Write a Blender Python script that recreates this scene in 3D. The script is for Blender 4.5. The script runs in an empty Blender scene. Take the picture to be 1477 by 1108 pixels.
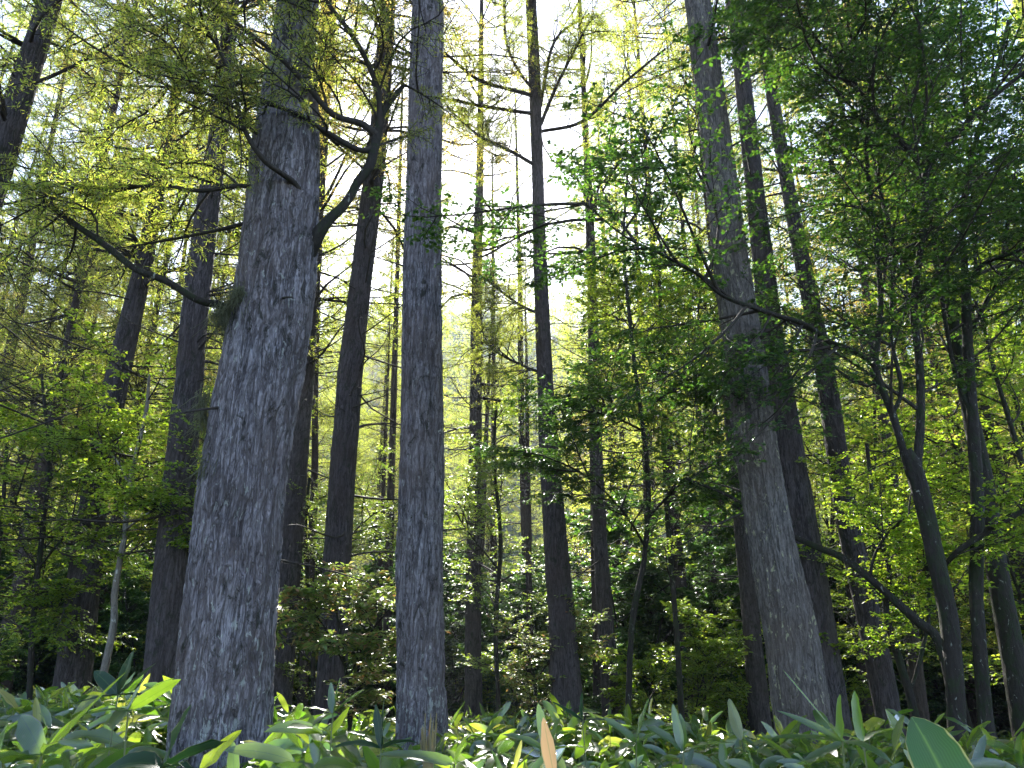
import bpy, math, random
import numpy as np
from mathutils import Vector, Quaternion

S = bpy.context.scene
COL = S.collection
R = math.radians

# ------------------------------------------------------------------ camera
CAM_H = 1.05
PITCH = 21.0
F = 1110.0                      # focal length in pixels of the 1477 px wide photograph
cam_d = bpy.data.cameras.new('camera')
cam_d.sensor_width = 36.0
cam_d.lens = 36.0 * F / 1477.0
cam_d.clip_start = 0.05
cam_d.clip_end = 3000.0
cam = bpy.data.objects.new('camera', cam_d)
COL.objects.link(cam)
cam.location = (0, 0, CAM_H)
cam.rotation_euler = (R(90 + PITCH), 0, 0)
S.camera = cam

# ------------------------------------------------------------------ sky, sun, exposure
SUN_EL, SUN_AZ = 35.0, -5.7     # azimuth measured from +Y, negative to the left
w = bpy.data.worlds.new('World')
S.world = w
w.use_nodes = True
nt = w.node_tree
bg = nt.nodes['Background']
sky = nt.nodes.new('ShaderNodeTexSky')
sky.sky_type = 'NISHITA'
sky.sun_disc = False
sky.sun_elevation = R(SUN_EL)
sky.sun_rotation = R(SUN_AZ)
sky.altitude = 1500
sky.air_density = 1.0
sky.dust_density = 1.6
nt.links.new(sky.outputs[0], bg.inputs['Color'])
bg.inputs['Strength'].default_value = 0.09

sun_d = bpy.data.lights.new('sun', 'SUN')
sun_d.energy = 5.0
sun_d.angle = R(0.5)
sun_d.color = (1.0, 0.96, 0.89)
sun = bpy.data.objects.new('sun', sun_d)
COL.objects.link(sun)
sd = Vector((math.sin(R(SUN_AZ)) * math.cos(R(SUN_EL)), math.cos(R(SUN_AZ)) * math.cos(R(SUN_EL)), math.sin(R(SUN_EL))))
sun.rotation_euler = sd.to_track_quat('Z', 'Y').to_euler()
sun.location = (0, 30, 40)

S.view_settings.view_transform = 'Standard'
S.view_settings.look = 'None'
S.view_settings.exposure = 2.4
S.view_settings.gamma = 1.0
S.render.engine = 'CYCLES'
cy = S.cycles
cy.use_denoising = True
cy.max_bounces = 6
cy.diffuse_bounces = 3
cy.glossy_bounces = 2
cy.transmission_bounces = 4
cy.volume_bounces = 0
cy.transparent_max_bounces = 4
cy.caustics_reflective = False
cy.caustics_refractive = False
cy.sample_clamp_indirect = 6.0

# ------------------------------------------------------------------ pixel -> place
ct, st = math.cos(R(PITCH)), math.sin(R(PITCH))
CAMP = np.array([0.0, 0.0, CAM_H])
FWD = np.array([0, ct, st])
UPV = np.array([0, -st, ct])
def at(u, v, Y):
    d = np.array([(u - 738.5) / F, 0, 0]) + UPV * ((554 - v) / F) + FWD
    return CAMP + d * (Y / d[1])
def px2m(p, px):
    return px / F * float(np.dot(p - CAMP, FWD))

def ground_z(x, y):
    x = np.asarray(x, float); y = np.asarray(y, float)
    z = -0.036 * np.clip(x, -12, 12) - 0.022 * np.clip(y - 3, 0, 22)
    z = z + 0.05 * np.sin(x * 0.9 + 1) * np.cos(y * 0.7) + 0.12 * np.sin(x * 0.23 + y * 0.31)
    t = np.clip(y - 44, 0, None)
    rise = 0.60 * t * t / (t + 18)
    rise = np.where(rise > 100, 100 + 25 * np.tanh((rise - 100) / 60), rise)
    z = z + rise * (1.0 + 0.14 * np.sin(x / 47.0 + 1.2) - 0.0009 * x)
    return z + np.clip(t / 30, 0, 1) * 2.0 * np.sin(x / 11.0) * np.sin(y / 13.0)

# ------------------------------------------------------------------ materials
def mat(name):
    m = bpy.data.materials.new(name)
    m.use_nodes = True
    m.node_tree.nodes.clear()
    return m, m.node_tree
def N(t, k, **kw):
    n = t.nodes.new(k)
    for a, b in kw.items():
        setattr(n, a, b)
    return n
def ramp(t, fac, stops, interp='LINEAR'):
    r = N(t, 'ShaderNodeValToRGB')
    r.color_ramp.interpolation = interp
    e = r.color_ramp.elements
    while len(e) < len(stops): e.new(0.5)
    for i, (p, c) in enumerate(stops):
        e[i].position = p
        e[i].color = (*c, 1) if len(c) == 3 else c
    t.links.new(fac, r.inputs[0])
    return r.outputs[0]
def mixc(t, fac, a, b, blend='MIX'):
    n = N(t, 'ShaderNodeMix', data_type='RGBA', blend_type=blend)
    for sock, v in ((n.inputs[0], fac), (n.inputs[6], a), (n.inputs[7], b)):
        if hasattr(v, 'links'): t.links.new(v, sock)
        elif isinstance(v, tuple): sock.default_value = (*v, 1)
        else: sock.default_value = v
    return n.outputs[2]
def noise(t, vec, scale, detail=4, rough=.6, dist=0.0):
    n = N(t, 'ShaderNodeTexNoise')
    n.inputs['Scale'].default_value = scale
    n.inputs['Detail'].default_value = detail
    n.inputs['Roughness'].default_value = rough
    n.inputs['Distortion'].default_value = dist
    t.links.new(vec, n.inputs['Vector'])
    return n.outputs['Fac']
def stretch(t, vec, s):
    m = N(t, 'ShaderNodeMapping')
    m.inputs['Scale'].default_value = s
    t.links.new(vec, m.inputs['Vector'])
    return m.outputs[0]

def bark(name, light, dark, lichen, moss, lich_amt=.62, moss_amt=.60, scale=1.0, bump=.6, fiss=True):
    m, t = mat(name)
    co = N(t, 'ShaderNodeTexCoord').outputs['Object']
    oi = N(t, 'ShaderNodeObjectInfo')
    off = N(t, 'ShaderNodeVectorMath', operation='MULTIPLY_ADD')
    off.inputs[1].default_value = (1, 1, 1)
    t.links.new(co, off.inputs[0])
    cb = N(t, 'ShaderNodeCombineXYZ')
    mu = N(t, 'ShaderNodeMath', operation='MULTIPLY'); mu.inputs[1].default_value = 37.0
    t.links.new(oi.outputs['Random'], mu.inputs[0]); t.links.new(mu.outputs[0], cb.inputs[2])
    t.links.new(cb.outputs[0], off.inputs[2])
    co = off.outputs[0]
    plate = noise(t, stretch(t, co, (27 * scale, 27 * scale, 4.6 * scale)), 1.0, 6, .70, .8)
    fine = noise(t, stretch(t, co, (90 * scale, 90 * scale, 30 * scale)), 1.0, 4, .7)
    def ridge(sx, sz, wid, dist):
        n_ = noise(t, stretch(t, co, (sx * scale, sx * scale, sz * scale)), 1.0, 3, .55, dist)
        d_ = N(t, 'ShaderNodeMath', operation='SUBTRACT'); d_.inputs[1].default_value = .5; t.links.new(n_, d_.inputs[0])
        a_ = N(t, 'ShaderNodeMath', operation='ABSOLUTE'); t.links.new(d_.outputs[0], a_.inputs[0])
        return ramp(t, a_.outputs[0], [(0, (1, 1, 1)), (wid, (0, 0, 0))])
    fs1 = ridge(19, 2.0, .055, .9); fs2 = ridge(42, 6, .07, 1.3)
    fx = N(t, 'ShaderNodeMath', operation='MULTIPLY_ADD'); fx.inputs[1].default_value = .55; fx.use_clamp = True
    t.links.new(fs2, fx.inputs[0]); t.links.new(fs1, fx.inputs[2])
    c = ramp(t, plate, [(.36, dark), (.56, light), (.74, tuple(min(1, x * 1.8) for x in light))])
    c = mixc(t, ramp(t, fine, [(.35, (0, 0, 0)), (.75, (1, 1, 1))]), c, tuple(x * 1.25 for x in light))
    fs = fx.outputs[0]
    fm = N(t, 'ShaderNodeMath', operation='MULTIPLY'); fm.inputs[1].default_value = .8 if fiss else .3
    t.links.new(fs, fm.inputs[0])
    c = mixc(t, fm.outputs[0], c, dark)
    # a broad change of tone along the trunk
    bro = noise(t, co, 1.6, 3, .6)
    c = mixc(t, ramp(t, bro, [(.35, (0, 0, 0)), (.7, (.6, .6, .6))]), c, (light[0] * .62, light[1] * .50, light[2] * .42))
    lic = noise(t, stretch(t, co, (24, 24, 11)), 1.0, 5, .66, .6)
    if name == 'larch_bark_grey':      # pale crust low on the trunk
        sz_ = N(t, 'ShaderNodeSeparateXYZ'); t.links.new(N(t, 'ShaderNodeTexCoord').outputs['Object'], sz_.inputs[0])
        lo = N(t, 'ShaderNodeMapRange'); lo.inputs[1].default_value = 1.3; lo.inputs[2].default_value = .3; lo.inputs[3].default_value = 0; lo.inputs[4].default_value = .13
        t.links.new(sz_.outputs[2], lo.inputs[0])
        ad = N(t, 'ShaderNodeMath', operation='ADD'); t.links.new(lic, ad.inputs[0]); t.links.new(lo.outputs[0], ad.inputs[1]); lic = ad.outputs[0]
    c = mixc(t, ramp(t, lic, [(lich_amt, (0, 0, 0)), (lich_amt + .035, (.85, .85, .85))]), c, lichen)
    mo = noise(t, stretch(t, co, (8, 8, 4)), 1.3, 7, .74, .8)
    c = mixc(t, ramp(t, mo, [(moss_amt, (0, 0, 0)), (moss_amt + .06, (.85, .85, .85))]), c, moss)
    b = N(t, 'ShaderNodeBsdfPrincipled')
    t.links.new(c, b.inputs['Base Color'])
    b.inputs['Roughness'].default_value = .85
    b.inputs['Specular IOR Level'].default_value = .3
    h = N(t, 'ShaderNodeMath', operation='ADD')
    inv = N(t, 'ShaderNodeMath', operation='MULTIPLY'); inv.inputs[1].default_value = -1.2
    t.links.new(fs, inv.inputs[0])
    t.links.new(plate, h.inputs[0]); t.links.new(inv.outputs[0], h.inputs[1])
    h2 = N(t, 'ShaderNodeMath', operation='ADD'); t.links.new(h.outputs[0], h2.inputs[0]); t.links.new(fine, h2.inputs[1])
    bp = N(t, 'ShaderNodeBump'); bp.inputs['Strength'].default_value = bump; bp.inputs['Distance'].default_value = .012
    t.links.new(h2.outputs[0], bp.inputs['Height']); t.links.new(bp.outputs[0], b.inputs['Normal'])
    o = N(t, 'ShaderNodeOutputMaterial'); t.links.new(b.outputs[0], o.inputs[0])
    return m

def leafmat(name, cols, trans, tf=.5, gloss=.05, rough=.45, tree_var=.35, veins=False):
    """cols: colour stops of the upper side picked leaf by leaf; trans: stops of light that passes through."""
    m, t = mat(name)
    g = N(t, 'ShaderNodeNewGeometry')
    oi = N(t, 'ShaderNodeObjectInfo')
    rnd = g.outputs['Random Per Island']
    def stops(cs): return [(i / max(1, len(cs) - 1), c) for i, c in enumerate(cs)]
    c = ramp(t, rnd, stops(cols)); tc = ramp(t, rnd, stops(trans))
    mr = N(t, 'ShaderNodeMapRange'); mr.inputs[3].default_value = 1 - tree_var; mr.inputs[4].default_value = 1 + tree_var * .5
    t.links.new(oi.outputs['Random'], mr.inputs[0])
    cbn = N(t, 'ShaderNodeCombineColor')
    for i in range(3): t.links.new(mr.outputs[0], cbn.inputs[i])
    c = mixc(t, 1.0, c, cbn.outputs[0], 'MULTIPLY'); tc = mixc(t, 1.0, tc, cbn.outputs[0], 'MULTIPLY')
    co = N(t, 'ShaderNodeTexCoord').outputs['Object']
    if veins:
        uv = N(t, 'ShaderNodeUVMap')
        wv = N(t, 'ShaderNodeTexWave', bands_direction='X'); wv.inputs['Scale'].default_value = 6.0
        t.links.new(uv.outputs[0], wv.inputs['Vector'])
        vf = ramp(t, wv.outputs['Fac'], [(.3, (.82, .82, .82)), (.8, (1, 1, 1))])
        c = mixc(t, 1.0, c, vf, 'MULTIPLY'); tc = mixc(t, 1.0, tc, vf, 'MULTIPLY')
        sx = N(t, 'ShaderNodeSeparateXYZ'); t.links.new(uv.outputs[0], sx.inputs[0])
        ab = N(t, 'ShaderNodeMath', operation='SUBTRACT'); ab.inputs[1].default_value = .5; t.links.new(sx.outputs[0], ab.inputs[0])
        aa = N(t, 'ShaderNodeMath', operation='ABSOLUTE'); t.links.new(ab.outputs[0], aa.inputs[0])
        rib = ramp(t, aa.outputs[0], [(.0, (.55, .55, .55)), (.05, (0, 0, 0))])
        c = mixc(t, rib, c, (.10, .16, .05)); tc = mixc(t, rib, tc, (.12, .28, .03))
        en = N(t, 'ShaderNodeMath', operation='MULTIPLY_ADD'); en.inputs[1].default_value = .22
        t.links.new(noise(t, co, 28, 3, .6), en.inputs[0]); t.links.new(aa.outputs[0], en.inputs[2])
        edge = ramp(t, en.outputs[0], [(.575, (0, 0, 0)), (.60, (.8, .8, .8))])
        c = mixc(t, edge, c, (.22, .21, .09)); tc = mixc(t, edge, tc, (.28, .30, .10))
        bl = noise(t, co, 40, 3, .6)
        c = mixc(t, ramp(t, bl, [(.62, (0, 0, 0)), (.72, (.6, .6, .6))]), c, (.22, .20, .10))
    d = N(t, 'ShaderNodeBsdfDiffuse'); t.links.new(c, d.inputs[0])
    tr = N(t, 'ShaderNodeBsdfTranslucent'); t.links.new(tc, tr.inputs[0])
    mx = N(t, 'ShaderNodeMixShader'); mx.inputs[0].default_value = tf
    t.links.new(d.outputs[0], mx.inputs[1]); t.links.new(tr.outputs[0], mx.inputs[2])
    gl = N(t, 'ShaderNodeBsdfGlossy'); gl.inputs['Roughness'].default_value = rough
    gl.inputs['Color'].default_value = (1, 1, 1, 1)
    if veins:
        bp = N(t, 'ShaderNodeBump'); bp.inputs['Strength'].default_value = .12; bp.inputs['Distance'].default_value = .002
        t.links.new(wv.outputs['Fac'], bp.inputs['Height']); t.links.new(bp.outputs[0], gl.inputs['Normal'])
    lw = N(t, 'ShaderNodeLayerWeight'); lw.inputs['Blend'].default_value = .25
    mm = N(t, 'ShaderNodeMath', operation='MULTIPLY_ADD'); mm.inputs[1].default_value = gloss * 5; mm.inputs[2].default_value = gloss
    t.links.new(lw.outputs['Fresnel'], mm.inputs[0])
    m2 = N(t, 'ShaderNodeMixShader'); t.links.new(mm.outputs[0], m2.inputs[0])
    t.links.new(mx.outputs[0], m2.inputs[1]); t.links.new(gl.outputs[0], m2.inputs[2])
    o = N(t, 'ShaderNodeOutputMaterial'); t.links.new(m2.outputs[0], o.inputs[0])
    return m

M = {}
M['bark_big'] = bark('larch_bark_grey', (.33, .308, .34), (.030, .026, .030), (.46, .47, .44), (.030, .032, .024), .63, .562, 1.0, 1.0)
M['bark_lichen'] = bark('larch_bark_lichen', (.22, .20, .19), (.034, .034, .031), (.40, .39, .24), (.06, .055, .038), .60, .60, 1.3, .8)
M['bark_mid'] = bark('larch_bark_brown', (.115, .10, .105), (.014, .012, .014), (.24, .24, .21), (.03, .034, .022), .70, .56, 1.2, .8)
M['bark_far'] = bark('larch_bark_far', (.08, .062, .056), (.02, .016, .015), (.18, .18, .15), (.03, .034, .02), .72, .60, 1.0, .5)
M['bark_leaf'] = bark('broadleaf_bark', (.038, .033, .029), (.010, .009, .008), (.30, .31, .27), (.025, .034, .015), .63, .50, .9, .5, False)
M['bark_pale'] = bark('pale_stem_bark', (.26, .245, .22), (.06, .055, .05), (.48, .48, .44), (.10, .11, .06), .60, .62, 1.0, .3, False)
M['twig'] = bark('twig_bark', (.055, .047, .042), (.02, .018, .016), (.11, .12, .09), (.03, .036, .02), .70, .58, 1.0, .2, False)
M['moss'] = leafmat('hanging_moss', [(.19, .20, .12), (.30, .31, .20)], [(.16, .17, .08), (.22, .24, .12)], .4, .0)

M['larch'] = leafmat('larch_needles', [(.05, .075, .02), (.09, .11, .03), (.13, .12, .03)],
                     [(.44, .64, .06), (.68, .80, .09), (.88, .80, .13)], .64, .02, .5, .35)
M['larch_gold'] = leafmat('larch_needles_golden', [(.08, .08, .025), (.14, .11, .035), (.17, .12, .035)],
                     [(.60, .56, .10), (.76, .62, .12), (.80, .56, .14)], .60, .02, .5, .3)
M['leaf'] = leafmat('broad_leaves', [(.03, .07, .015), (.05, .10, .02), (.07, .115, .022)],
                    [(.38, .68, .03), (.60, .84, .05), (.78, .86, .07)], .63, .03, .4, .3)
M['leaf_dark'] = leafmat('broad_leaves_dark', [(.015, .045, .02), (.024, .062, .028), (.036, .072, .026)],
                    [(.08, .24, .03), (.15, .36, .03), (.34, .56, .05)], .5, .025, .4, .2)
M['leaf_yellow'] = leafmat('yellowing_leaves', [(.05, .10, .02), (.09, .13, .025), (.15, .14, .03)],
                    [(.50, .74, .05), (.72, .80, .07), (.85, .66, .07)], .56, .03, .4, .2)
M['leaf_pink'] = leafmat('turning_leaves', [(.05, .11, .03), (.08, .14, .04), (.06, .12, .03), (.08, .14, .04), (.20, .17, .09), (.34, .16, .09)],
                    [(.35, .62, .08), (.58, .72, .12), (.50, .68, .10), (.45, .66, .08), (.66, .72, .16), (.80, .38, .12)], .5, .03, .35, .1)
M['sasa'] = leafmat('bamboo_grass_leaves', [(.012, .05, .018), (.022, .075, .022), (.03, .09, .022), (.04, .10, .022), (.03, .09, .022), (.055, .11, .025), (.05, .11, .025), (.20, .18, .07)],
                    [(.14, .36, .02), (.30, .56, .03), (.40, .70, .03), (.30, .60, .03), (.55, .80, .05), (.60, .84, .05), (.80, .80, .12)], .52, .09, .27, .0, True)
M['sasa_deep'] = leafmat('deep_green_blade', [(.012, .05, .018), (.018, .06, .02)], [(.018, .085, .012), (.03, .11, .015)], .35, .03, .4, .0, True)
M['sasa_dry'] = leafmat('dried_leaf', [(.40, .27, .13), (.50, .33, .16)], [(.75, .45, .18), (.80, .5, .22)], .45, .04, .5, .0, True)
M['stalk'] = leafmat('green_stalk', [(.10, .15, .04), (.16, .18, .06)], [(.2, .3, .05), (.25, .3, .06)], .2, .05, .4, .0)

m, t = mat('forest_floor')
co = N(t, 'ShaderNodeTexCoord').outputs['Object']
c = ramp(t, noise(t, co, .9, 8, .65), [(.35, (.025, .02, .012)), (.55, (.05, .045, .022)), (.7, (.035, .055, .018))])
c2 = ramp(t, noise(t, co, .07, 8, .7), [(.35, (.02, .04, .018)), (.65, (.05, .08, .03))])
sep = N(t, 'ShaderNodeSeparateXYZ'); t.links.new(co, sep.inputs[0])
mr = N(t, 'ShaderNodeMapRange'); mr.inputs[1].default_value = 42; mr.inputs[2].default_value = 60
t.links.new(sep.outputs[1], mr.inputs[0])
c = mixc(t, mr.outputs[0], c, c2)
b = N(t, 'ShaderNodeBsdfPrincipled'); b.inputs['Roughness'].default_value = .95
t.links.new(c, b.inputs['Base Color'])
bp = N(t, 'ShaderNodeBump'); bp.inputs['Strength'].default_value = .7; bp.inputs['Distance'].default_value = .05
t.links.new(noise(t, co, 12, 6, .7), bp.inputs['Height']); t.links.new(bp.outputs[0], b.inputs['Normal'])
o = N(t, 'ShaderNodeOutputMaterial'); t.links.new(b.outputs[0], o.inputs[0])
M['floor'] = m

# ------------------------------------------------------------------ mesh collecting
class MB:
    def __init__(s): s.v = []; s.f = []; s.n = 0; s.uv = []
    def add(s, v, f, uv=None):
        s.v.append(np.asarray(v, np.float32).reshape(-1, 3)); s.f.append(np.asarray(f, np.int32).reshape(-1, 4) + s.n)
        s.n += len(s.v[-1])
        if uv is not None: s.uv.append(np.asarray(uv, np.float32).reshape(-1, 2))
    def mesh(s, name, material, smooth=False, off=(0, 0, 0)):
        v = np.concatenate(s.v) - np.asarray(off, np.float32); f = np.concatenate(s.f)
        me = bpy.data.meshes.new(name)
        me.vertices.add(len(v)); me.vertices.foreach_set('co', v.ravel())
        me.loops.add(f.size); me.loops.foreach_set('vertex_index', f.ravel())
        me.polygons.add(len(f)); me.polygons.foreach_set('loop_start', np.arange(len(f), dtype=np.int32) * 4)
        if smooth: me.polygons.foreach_set('use_smooth', np.ones(len(f), bool))
        me.materials.append(material)
        if s.uv:
            uvl = me.uv_layers.new(name='UVMap'); uvl.data.foreach_set('uv', np.concatenate(s.uv)[f.ravel()].ravel())
        me.update(calc_edges=True)
        return me

def link(name, me, parent=None, loc=(0, 0, 0)):
    o = bpy.data.objects.new(name, me); COL.objects.link(o)
    o.parent = parent; o.location = loc
    return o
def tag(o, label=None, cat=None, group=None, kind=None):
    if label: o['label'] = label
    if cat: o['category'] = cat
    if group: o['group'] = group
    if kind: o['kind'] = kind
    return o
def thing(name, label, cat, loc, group=None, rz=0.0):
    o = bpy.data.objects.new(name, None); COL.objects.link(o)
    o.empty_display_size = .2
    o.location = tuple(float(a) for a in loc); o.rotation_euler = (0, 0, rz)
    return tag(o, label, cat, group)

def unit(a): return a / np.maximum(np.linalg.norm(a, axis=-1, keepdims=True), 1e-9)
Z = np.array([0, 0, 1.0])

def tubes(mb, P, r0, r1, sides=4, pw=1.0):
    """P (n,K,3): n tubes of K points, radius r0 -> r1 (arrays or numbers)."""
    P = np.asarray(P, float)
    if len(P) == 0: return
    n, K, _ = P.shape
    r0 = np.broadcast_to(r0, (n,)); r1 = np.broadcast_to(r1, (n,))
    s = np.linspace(0, 1, K) ** pw
    rad = r0[:, None] * (1 - s) + r1[:, None] * s
    T = unit(P[:, -1] - P[:, 0])
    A = unit(np.cross(T, np.where(np.abs(T[:, 2:3]) > .9, np.array([[1., 0, 0]]), Z[None])))
    B = np.cross(T, A)
    a = np.arange(sides) * 2 * np.pi / sides
    ring = A[:, None, None] * np.cos(a)[None, None, :, None] + B[:, None, None] * np.sin(a)[None, None, :, None]
    V = P[:, :, None] + ring * rad[:, :, None, None]
    i = np.arange(n)[:, None, None]; k = np.arange(K - 1)[None, :, None]; j = np.arange(sides)[None, None, :]
    b0 = (i * K + k) * sides; j2 = (j + 1) % sides
    f = np.stack([b0 + j, b0 + j2, b0 + sides + j2, b0 + sides + j], -1)
    mb.add(V, f)

def interp(P, t):
    n, K, _ = P.shape
    x = np.clip(t, 0, 1) * (K - 1); i = np.minimum(x.astype(int), K - 2); fr = (x - i)[..., None]
    r = np.arange(n)[:, None]
    a = P[r, i]; b = P[r, i + 1]
    return a * (1 - fr) + b * fr, unit(b - a)

def sprout(rng, P, m, t0, t1, L, ang=(35, 65), flat=.8, droop=0.0, K=5, tap=.6, wig=.10, alt=True):
    n = len(P)
    t = t0 + (t1 - t0) * (np.arange(m)[None] + rng.random((n, m))) / m
    pos, T = interp(P, t)
    Sd = unit(np.cross(T, Z) + 1e-4); U = np.cross(Sd, T)
    sg = np.where((np.arange(m)[None] + (rng.random((n, 1)) > .5)) % 2 == 0, 1.0, -1.0) if alt else np.where(rng.random((n, m)) > .5, 1., -1.)
    if flat <= 0: phi = rng.random((n, m)) * 2 * np.pi
    else: phi = rng.normal(0, (1 - flat) * 1.4, (n, m))
    side = (Sd * (np.cos(phi) * sg)[..., None] + U * np.sin(phi)[..., None])
    a = np.radians(rng.uniform(ang[0], ang[1], (n, m)))[..., None]
    D = unit(T * np.cos(a) + side * np.sin(a))
    Ls = np.broadcast_to(np.asarray(L, float).reshape(-1, 1) if np.ndim(L) else L, (n, m)) * (1 - tap * t) * rng.uniform(.55, 1.15, (n, m))
    s = np.linspace(0, 1, K)
    W = rng.normal(0, wig, (n, m, 1, 3)); W2 = rng.normal(0, wig * .5, (n, m, 1, 3))
    q = pos[:, :, None] + (D[:, :, None] * s[:, None] + W * (s ** 2)[:, None] + W2 * np.sin(s * 5)[:, None] - Z * (droop * s ** 2)[:, None]) * Ls[:, :, None, None]
    return q.reshape(n * m, K, 3), Ls.reshape(-1)

def leaves(rng, mb, P, per, ln, wd, jit=.45, t0=.1, side=(20, 85), drop=.15, keep=None):
    n = len(P)
    t = rng.uniform(t0, 1.03, (n, per))
    pos, T = interp(P, t)
    if keep is not None:
        pos = pos[keep(pos)]; return
    pos = pos.reshape(-1, 3); T = T.reshape(-1, 3); k = len(pos)
    Sd = unit(np.cross(T, Z) + 1e-4) * np.where(rng.random((k, 1)) > .5, 1., -1.)
    a = np.radians(rng.uniform(side[0], side[1], (k, 1)))
    D = unit(T * np.cos(a) + Sd * np.sin(a) + rng.normal(0, jit * .5, (k, 3)) - Z * drop)
    Nn = unit(Z + rng.normal(0, jit, (k, 3)))
    W = unit(np.cross(D, Nn))
    l = ln * rng.uniform(.6, 1.25, (k, 1)); ww = wd * rng.uniform(.7, 1.2, (k, 1)) * .5
    base = pos + D * (l * .12)
    mid = base + D * l * .45
    dip = -np.cross(W, D) * ww * .5 * np.where(rng.random((k, 1)) > .5, 1, -1)
    V = np.stack([base, mid + W * ww + dip, base + D * l - Z * l * .08, mid - W * ww + dip], 1)
    mb.add(V, np.arange(k * 4).reshape(k, 4))

def tufts(rng, mb, P, per, ln, wd, t0=.05):
    """short larch needle bundles standing out all round a twig"""
    n = len(P)
    t = rng.uniform(t0, 1.02, (n, per))
    pos, T = interp(P, t)
    pos = pos.reshape(-1, 3); T = T.reshape(-1, 3); k = len(pos)
    D = unit(unit(rng.normal(0, 1, (k, 3))) + T * .6 + Z * .15)
    W = unit(np.cross(D, rng.normal(0, 1, (k, 3))))
    l = ln * rng.uniform(.6, 1.3, (k, 1)); ww = wd * .5 * rng.uniform(.7, 1.3, (k, 1))
    mid = pos + D * l * .6
    V = np.stack([pos, mid + W * ww, pos + D * l, mid - W * ww], 1)
    mb.add(V, np.arange(k * 4).reshape(k, 4))

# ------------------------------------------------------------------ bark surface
def vn(u, v, nu, seed):
    tab = np.random.default_rng(seed).random((512, nu))
    ui = np.floor(u).astype(int); vi = np.floor(v).astype(int)
    fu = u - ui; fv = v - vi; fu = fu * fu * (3 - 2 * fu); fv = fv * fv * (3 - 2 * fv)
    a = tab[vi % 512, ui % nu]; b = tab[vi % 512, (ui + 1) % nu]; c = tab[(vi + 1) % 512, ui % nu]; d = tab[(vi + 1) % 512, (ui + 1) % nu]
    return (a * (1 - fu) + b * fu) * (1 - fv) + (c * (1 - fu) + d * fu) * fv

def resample(pts, rad, step_fn):
    """smooth (Catmull-Rom) polyline with radii, sampled by step_fn(z)"""
    pts = np.asarray(pts, float); rad = np.asarray(rad, float)
    X = np.column_stack([pts, rad])
    X = np.vstack([2 * X[0] - X[1], X, 2 * X[-1] - X[-2]])
    out = []
    for i in range(1, len(X) - 2):
        L = np.linalg.norm(X[i + 1, :3] - X[i, :3])
        n = max(2, int(L / step_fn((X[i, 2] + X[i + 1, 2]) / 2)))
        t = np.linspace(0, 1, n, endpoint=False)[:, None]
        p0, p1, p2, p3 = X[i - 1], X[i], X[i + 1], X[i + 2]
        out.append(.5 * (2 * p1 + (p2 - p0) * t + (2 * p0 - 5 * p1 + 4 * p2 - p3) * t ** 2 + (3 * p1 - p0 - 3 * p2 + p3) * t ** 3))
    out.append(X[-2][None])
    o = np.concatenate(out)
    return o[:, :3], np.maximum(o[:, 3], .004)

def trunk_surface(mb, pts, rad, sides, step_fn, amp, seed, plate=.035, flare=0.0, gz=None, knots=0):
    c, r = resample(pts, rad, step_fn)
    n = len(c)
    dl = np.r_[0, np.cumsum(np.linalg.norm(np.diff(c, axis=0), axis=1))]
    th = np.arange(sides) * 2 * np.pi / sides
    r_mid = float(np.mean(r[:max(2, n // 2)]))
    nu = max(6, int(2 * np.pi * r_mid / plate))
    TH, DL = np.meshgrid(th / (2 * np.pi), dl)
    warp = vn(TH * 8, DL * 5, 8, seed + 1) * 1.6
    nz = vn((TH * nu + warp) % nu, DL / (plate * 6.5) + 0.5 * vn(TH * nu, DL * 3, nu, seed + 5), nu, seed + 2)
    rid = 1 - np.abs(2 * nz - 1) * 1.6
    nz2 = vn((TH * nu * 2 + warp * 2) % (nu * 2), DL / (plate * 1.7), nu * 2, seed + 3)
    rough = vn(TH * nu * 4 % (nu * 4), DL / (plate * .5), nu * 4, seed + 4)
    big = vn(TH * 6, DL * 1.3, 6, seed + 6) - .5
    h = -amp * np.clip(-rid + .55, 0, 1.2) + amp * .55 * (nz2 - .5) + amp * .35 * (rough - .5) + big * r[:, None] * .14
    h = h * np.clip(r[:, None] / r_mid, .25, 1.3)
    rng = np.random.default_rng(seed + 9)
    for _ in range(knots):
        k0, d0 = rng.random(), rng.uniform(.1, .8) * dl[-1]
        dth = np.minimum(np.abs(TH - k0), 1 - np.abs(TH - k0)) * 2 * np.pi * r_mid
        h = h + .02 * np.exp(-(dth ** 2 + (DL - d0) ** 2) / .0012) - .028 * np.exp(-(dth ** 2 + (DL - d0) ** 2) / .0003)
    if flare and gz is not None:
        hh = np.clip(c[:, 2] - gz, 0, None)[:, None]
        h = h + flare * np.exp(-hh / .28) * (1 + .35 * np.sin(TH * 2 * np.pi * 5 + seed))
    Rr = np.maximum(r[:, None] + h, .002)
    T = unit(np.gradient(c, axis=0)); A = unit(np.cross(T, np.array([0, -1., .02]))); B = np.cross(T, A)
    V = c[:, None] + A[:, None] * (np.cos(th)[None, :, None] * Rr[..., None]) + B[:, None] * (np.sin(th)[None, :, None] * Rr[..., None])
    k = np.arange(n - 1)[:, None] * sides; j = np.arange(sides)[None]; j2 = (j + 1) % sides
    mb.add(V, np.stack([k + j, k + j2, k + sides + j2, k + sides + j], -1))
    return c, r

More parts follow.
